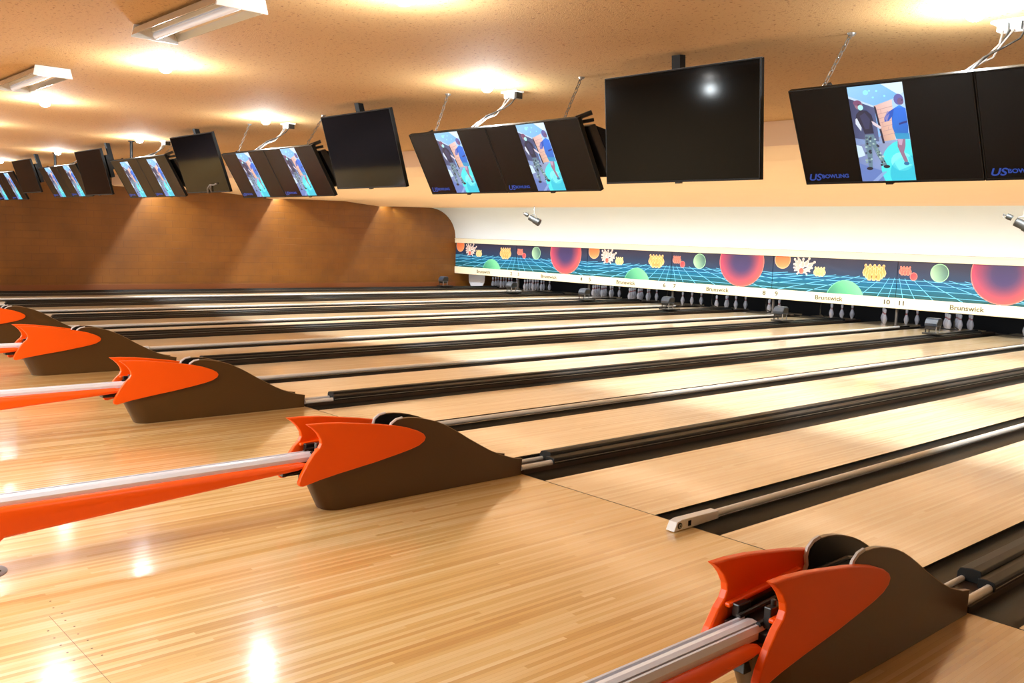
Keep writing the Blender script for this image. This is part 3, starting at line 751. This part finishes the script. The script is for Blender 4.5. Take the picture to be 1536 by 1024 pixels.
for k in range(5):
    x, zt, yb, zb = STOP[k]
    g = gname[k]
    if k <= 2:
        chain_obj((x+.21, -.33, 2.9), (x+(.16, .27, .27)[k], -.49, zt), 'thin chain above the left score monitor of the pair '+g)
    else:
        b = MB(); b.tube([(x+.32, -.38, 2.9), (x+.32, -.38, zt-.12)], .02, 10); b.lathe([(.04, -.012), (.04, 0)], 14, 0, (x+.32, -.38, 2.9))
        o = b.build('hanging_pole', M['tvframe'], smooth=True); tag(o, 'black pole above the left score monitor of the pair '+g, 'pole', 'poles holding the score monitors')
    if k:
        chain_obj((x+1.55, -.24, 2.9), (x+1.62, -.46, zt+.01), 'thin chain at the right end of the monitor pair '+g)
    # junction box on the ceiling with cables
    t = thing('junction_box', 'white ceiling junction box with cables above the pair '+g, 'junction box', (x+(.90, .72, .64, .8, .8)[k], -.12, 2.9), 'junction boxes above the score monitors')
    b = MB(); b.box(-.085, .085, -.04, .04, -.014, 0); b.build('plate', M['white'], t, bevel=.002)
    for s in (-.036, .024):
        b = MB(); b.box(s-.024, s+.024, -.03, .028, -.052, -.014); b.build('socket', M['white'], t, bevel=.003)
    b = MB(); b.box(.055, .08, -.03, .03, -.06, -.014); b.build('plug', M['blackplastic'], t)
    dz = zt-2.9
    b = MB(); b.tube([(.0, -.03, -.05), (-.01, -.06, -.1), (-.03, -.1, -.15), (-.04, -.24, -.22), (-.07, -.36, dz-.0)], .006, 6); b.tube([(.068, -.03, -.06), (.06, -.06, -.1), (.0, -.09, -.14), (-.03, -.22, -.2), (-.05, -.34, dz)], .005, 6); b.build('cable', M['blackplastic'], t, smooth=True)
    b = MB(); b.tube([(-.03, -.03, -.05), (-.02, -.08, -.12), (-.045, -.14, -.18), (-.03, -.2, -.21), (-.07, -.3, dz+.02), (-.09, -.37, dz)], .005, 6); b.tube([(.02, -.03, -.05), (-.02, -.09, -.14), (-.02, -.14, -.19), (-.055, -.28, -.25), (-.06, -.36, dz)], .0045, 6); b.build('cable', M['cablew'], t, smooth=True)
    # mounting frame behind the pair
    t = thing('monitor_mount', 'black mounting frame and housing behind the score monitors '+g, 'monitor mount', (x, -.54, zt), 'mounting frames behind the score monitors')
    b = MB(); b.box(.1, 1.78, .05, .09, -.01, .012); b.box(.1, 1.78, .26, .29, -.24, -.215); b.build('crossbar', M['steel'], t)
    b = MB(); b.tube([(1.79, .02, .0), (1.86, .09, .04)], .016, 8); b.tube([(1.79, .06, -.02), (1.84, .13, .0)], .012, 8); b.build('clamp', M['blackplastic'], t)
    b = MB(); b.tube([(.14, .06, .0), (.18, .1, .03)], .012, 8); b.build('clamp', M['blackplastic'], t)
    b = MB(); b.prism([(.10, -.04), (.16, -.02), (.36, -.32), (.30, -.35)], .95, 1.83); b.build('rear_housing', M['blackplastic'], t, bevel=.006)
    b = MB(); b.prism([(.165, -.03), (.30, -.05), (.42, -.24), (.38, -.33), (.362, -.318)], 1.55, 1.83); b.build('rear_cover', M['tvscreen'], t, bevel=.006)

# ------------------------------------------------------------------ ceiling lamps
def bulb(x, y, z, label, power, grp):
    t = thing('ceiling_lamp', label, 'lamp', (x, y, z), grp)
    b = MB(); b.lathe([(.055, -.006), (.085, -.006), (.092, 0), (.055, 0)], 24); b.build('rim', M['fixture'], t, smooth=True)
    b = MB(); b.lathe([(.003, -.062), (.022, -.058), (.038, -.045), (.045, -.025), (.046, -.007)], 20); b.build('bulb', M['bulb'], t, smooth=True)
    l = bpy.data.lights.new('lamp_light', 'POINT'); l.energy = power; l.color = (.86, .955, 1); l.shadow_soft_size = .06
    o = bpy.data.objects.new('lamp_light', l); C.objects.link(o); o.location = (x, y, z-.2)
PW = 30
for k in range(0, 8):
    x = 25.25-k*P
    if k == 0: w = 'at the top right corner above the nearest score monitors'
    elif k < 5: w = 'above the monitor pair '+gname[k]
    else: w = 'far along the monitor row, place %s' % NW[k+1]
    bulb(x, -.46, 2.9, 'glaring round ceiling lamp '+w, PW, 'lamps along the monitor row')
for k in range(0, 8):
    x = 23.49-2.77*k
    w = {0: 'at the top edge, right of the big fluorescent fixture', 1: 'just below the big fluorescent fixture', 2: 'just below the second fluorescent fixture'}.get(k, 'over the approach, place %s from the right wall' % NW[k+3])
    bulb(x, -2.3, 2.9, 'glaring round ceiling lamp '+w, PW, 'lamps over the approach')
for k in range(6):
    for y in (-5.2, -7.8): bulb(22.6-k*4, y, 2.9, 'round ceiling lamp behind the viewpoint, row %s, place %s' % ('one' if y > -6 else 'two', NW[k+1]), PW, 'lamps behind the viewpoint')
# fluorescent fixtures
for x, lab in ((21.8, 'large white single-tube fluorescent fixture nearest the camera'), (18.85, 'small white fluorescent fixture cut by the frame beyond the large one')):
    t = thing('fluorescent_fixture', lab, 'light fixture', (x, -2.91, 2.9), 'unlit fluorescent fixtures')
    b = MB(); pr_ = [(0, -.06), (.015, -.025), (.05, -.008), (.2, -.008), (.235, -.025), (.25, -.06), (.253, -.06), (.239, -.02), (.204, -.002), (.046, -.002), (.011, -.02), (-.003, -.06)]
    b.prism(pr_, .01, 1.07); b.build('reflector', M['reflector'], t)
    b = MB(); b.box(.01, 1.07, .105, .145, -.03, -.005); b.build('ballast_channel', M['fixture'], t)
    b = MB(); b.tube([(.03, .125, -.048), (1.05, .125, -.048)], .019, 14); b.build('tube', M['tube'], t, smooth=True)
    for xx in (0, 1.07):
        b = MB(); b.prism([(-.004, -.07), (.256, -.07), (.24, -.002), (.01, -.002)], xx, xx+.012); b.build('end_plate', M['fixture'], t, bevel=.002)
# cameras/spots hung in front of the cove
for x, lab in ((6.93, 'small black spotlight hanging in front of the white cove, above the panels'), (20.36, 'small black spotlight hanging in front of the white cove at the right edge')):
    t = thing('spotlight', lab, 'spotlight', (x, 14.0, 2.79), 'spotlights hung from the ceiling')
    b = MB(); b.tube([(0, 0, 0), (0, 0, -.24)], .008, 8); b.tube([(-.11, 0, -.4), (-.10, 0, -.26), (0, 0, -.235), (.10, 0, -.26), (.11, 0, -.4)], .009, 8); b.build('yoke', M['steel'], t)
    b = MB()
    ax = Vector((.8, .35, -.42)).normalized(); c = Vector((0, 0, -.40))
    b.tube([c-ax*.16, c-ax*.15, c+ax*.0, c+ax*.02, c+ax*.2], [.05, .085, .085, .1, .11], 16); b.build('housing', M['spot'], t, smooth=True)
    b = MB(); c2 = c-ax*.27+Vector((0, 0, .03)); b.tube([c2-ax*.05, c2, c2+ax*.06], [.05, .06, .05], 12); b.tube([c2-ax*.1-Vector((0,0,.05)), c2-ax*.12, c2], .012, 6); b.build('connector', M['spot'], t, smooth=True)

# ------------------------------------------------------------------ light
def area(x, y, z, sx, sy, rot, power, col, name='strip_light'):
    l = bpy.data.lights.new(name, 'AREA'); l.shape = 'RECTANGLE'; l.size = sx; l.size_y = sy; l.energy = power; l.color = col
    o = bpy.data.objects.new(name, l); C.objects.link(o); o.location = (x, y, z); o.rotation_euler = rot; return o
# strips, all but the last tucked in the ceiling steps, throwing light down towards the pins
for y, z, p_, th, spd in ((5.38, 3.02, 950, 0, 180), (9.3, 2.95, 850, 0, 180), (13.3, 2.91, 520, 0, 180), (13.7, 2.75, 300, 47, 94)):  # last strip, under the ceiling, is added to brighten the cove
    l = area(XR/2, y, z, XR-.1, .03, (math.radians(th), 0, 0), p_, (.86, .955, 1)); l.data.spread = math.radians(spd)
# lamps inside the pin pits
area(XR/2, YM+.2, 1.2, XR-.4, .06, (math.radians(30), 0, 0), 70, (.8, .87, 1), 'pit_light')
# fill light panels added behind the viewpoint to brighten the room
for k in range(4):
    t = thing('fill_light_panel', 'added fill light panel behind the viewpoint, place %s' % NW[k+1], 'light fixture', (21.6-k*5.2, -7.0, 2.9), 'added fill panels behind the viewpoint')
    b = MB(); b.box(-.62, .62, -.32, .32, -.04, 0); b.build('frame', M['fixture'], t)
    area(21.6-k*5.2, -7.0, 2.84, 1.2, .6, (0, 0, 0), 400, (.86, .955, 1), 'fill_light')

w = bpy.data.worlds.new('world'); bpy.context.scene.world = w; w.use_nodes = True
w.node_tree.nodes['Background'].inputs[0].default_value = (1, .93, .85, 1); w.node_tree.nodes['Background'].inputs[1].default_value = .3

sc = bpy.context.scene
sc.view_settings.view_transform = 'Standard'; sc.view_settings.look = 'None'; sc.view_settings.gamma = 1; sc.view_settings.use_curve_mapping = False
sc.view_settings.exposure = 0.22
sc.cycles.max_bounces = 8; sc.cycles.diffuse_bounces = 4; sc.cycles.glossy_bounces = 4; sc.cycles.sample_clamp_indirect = 6
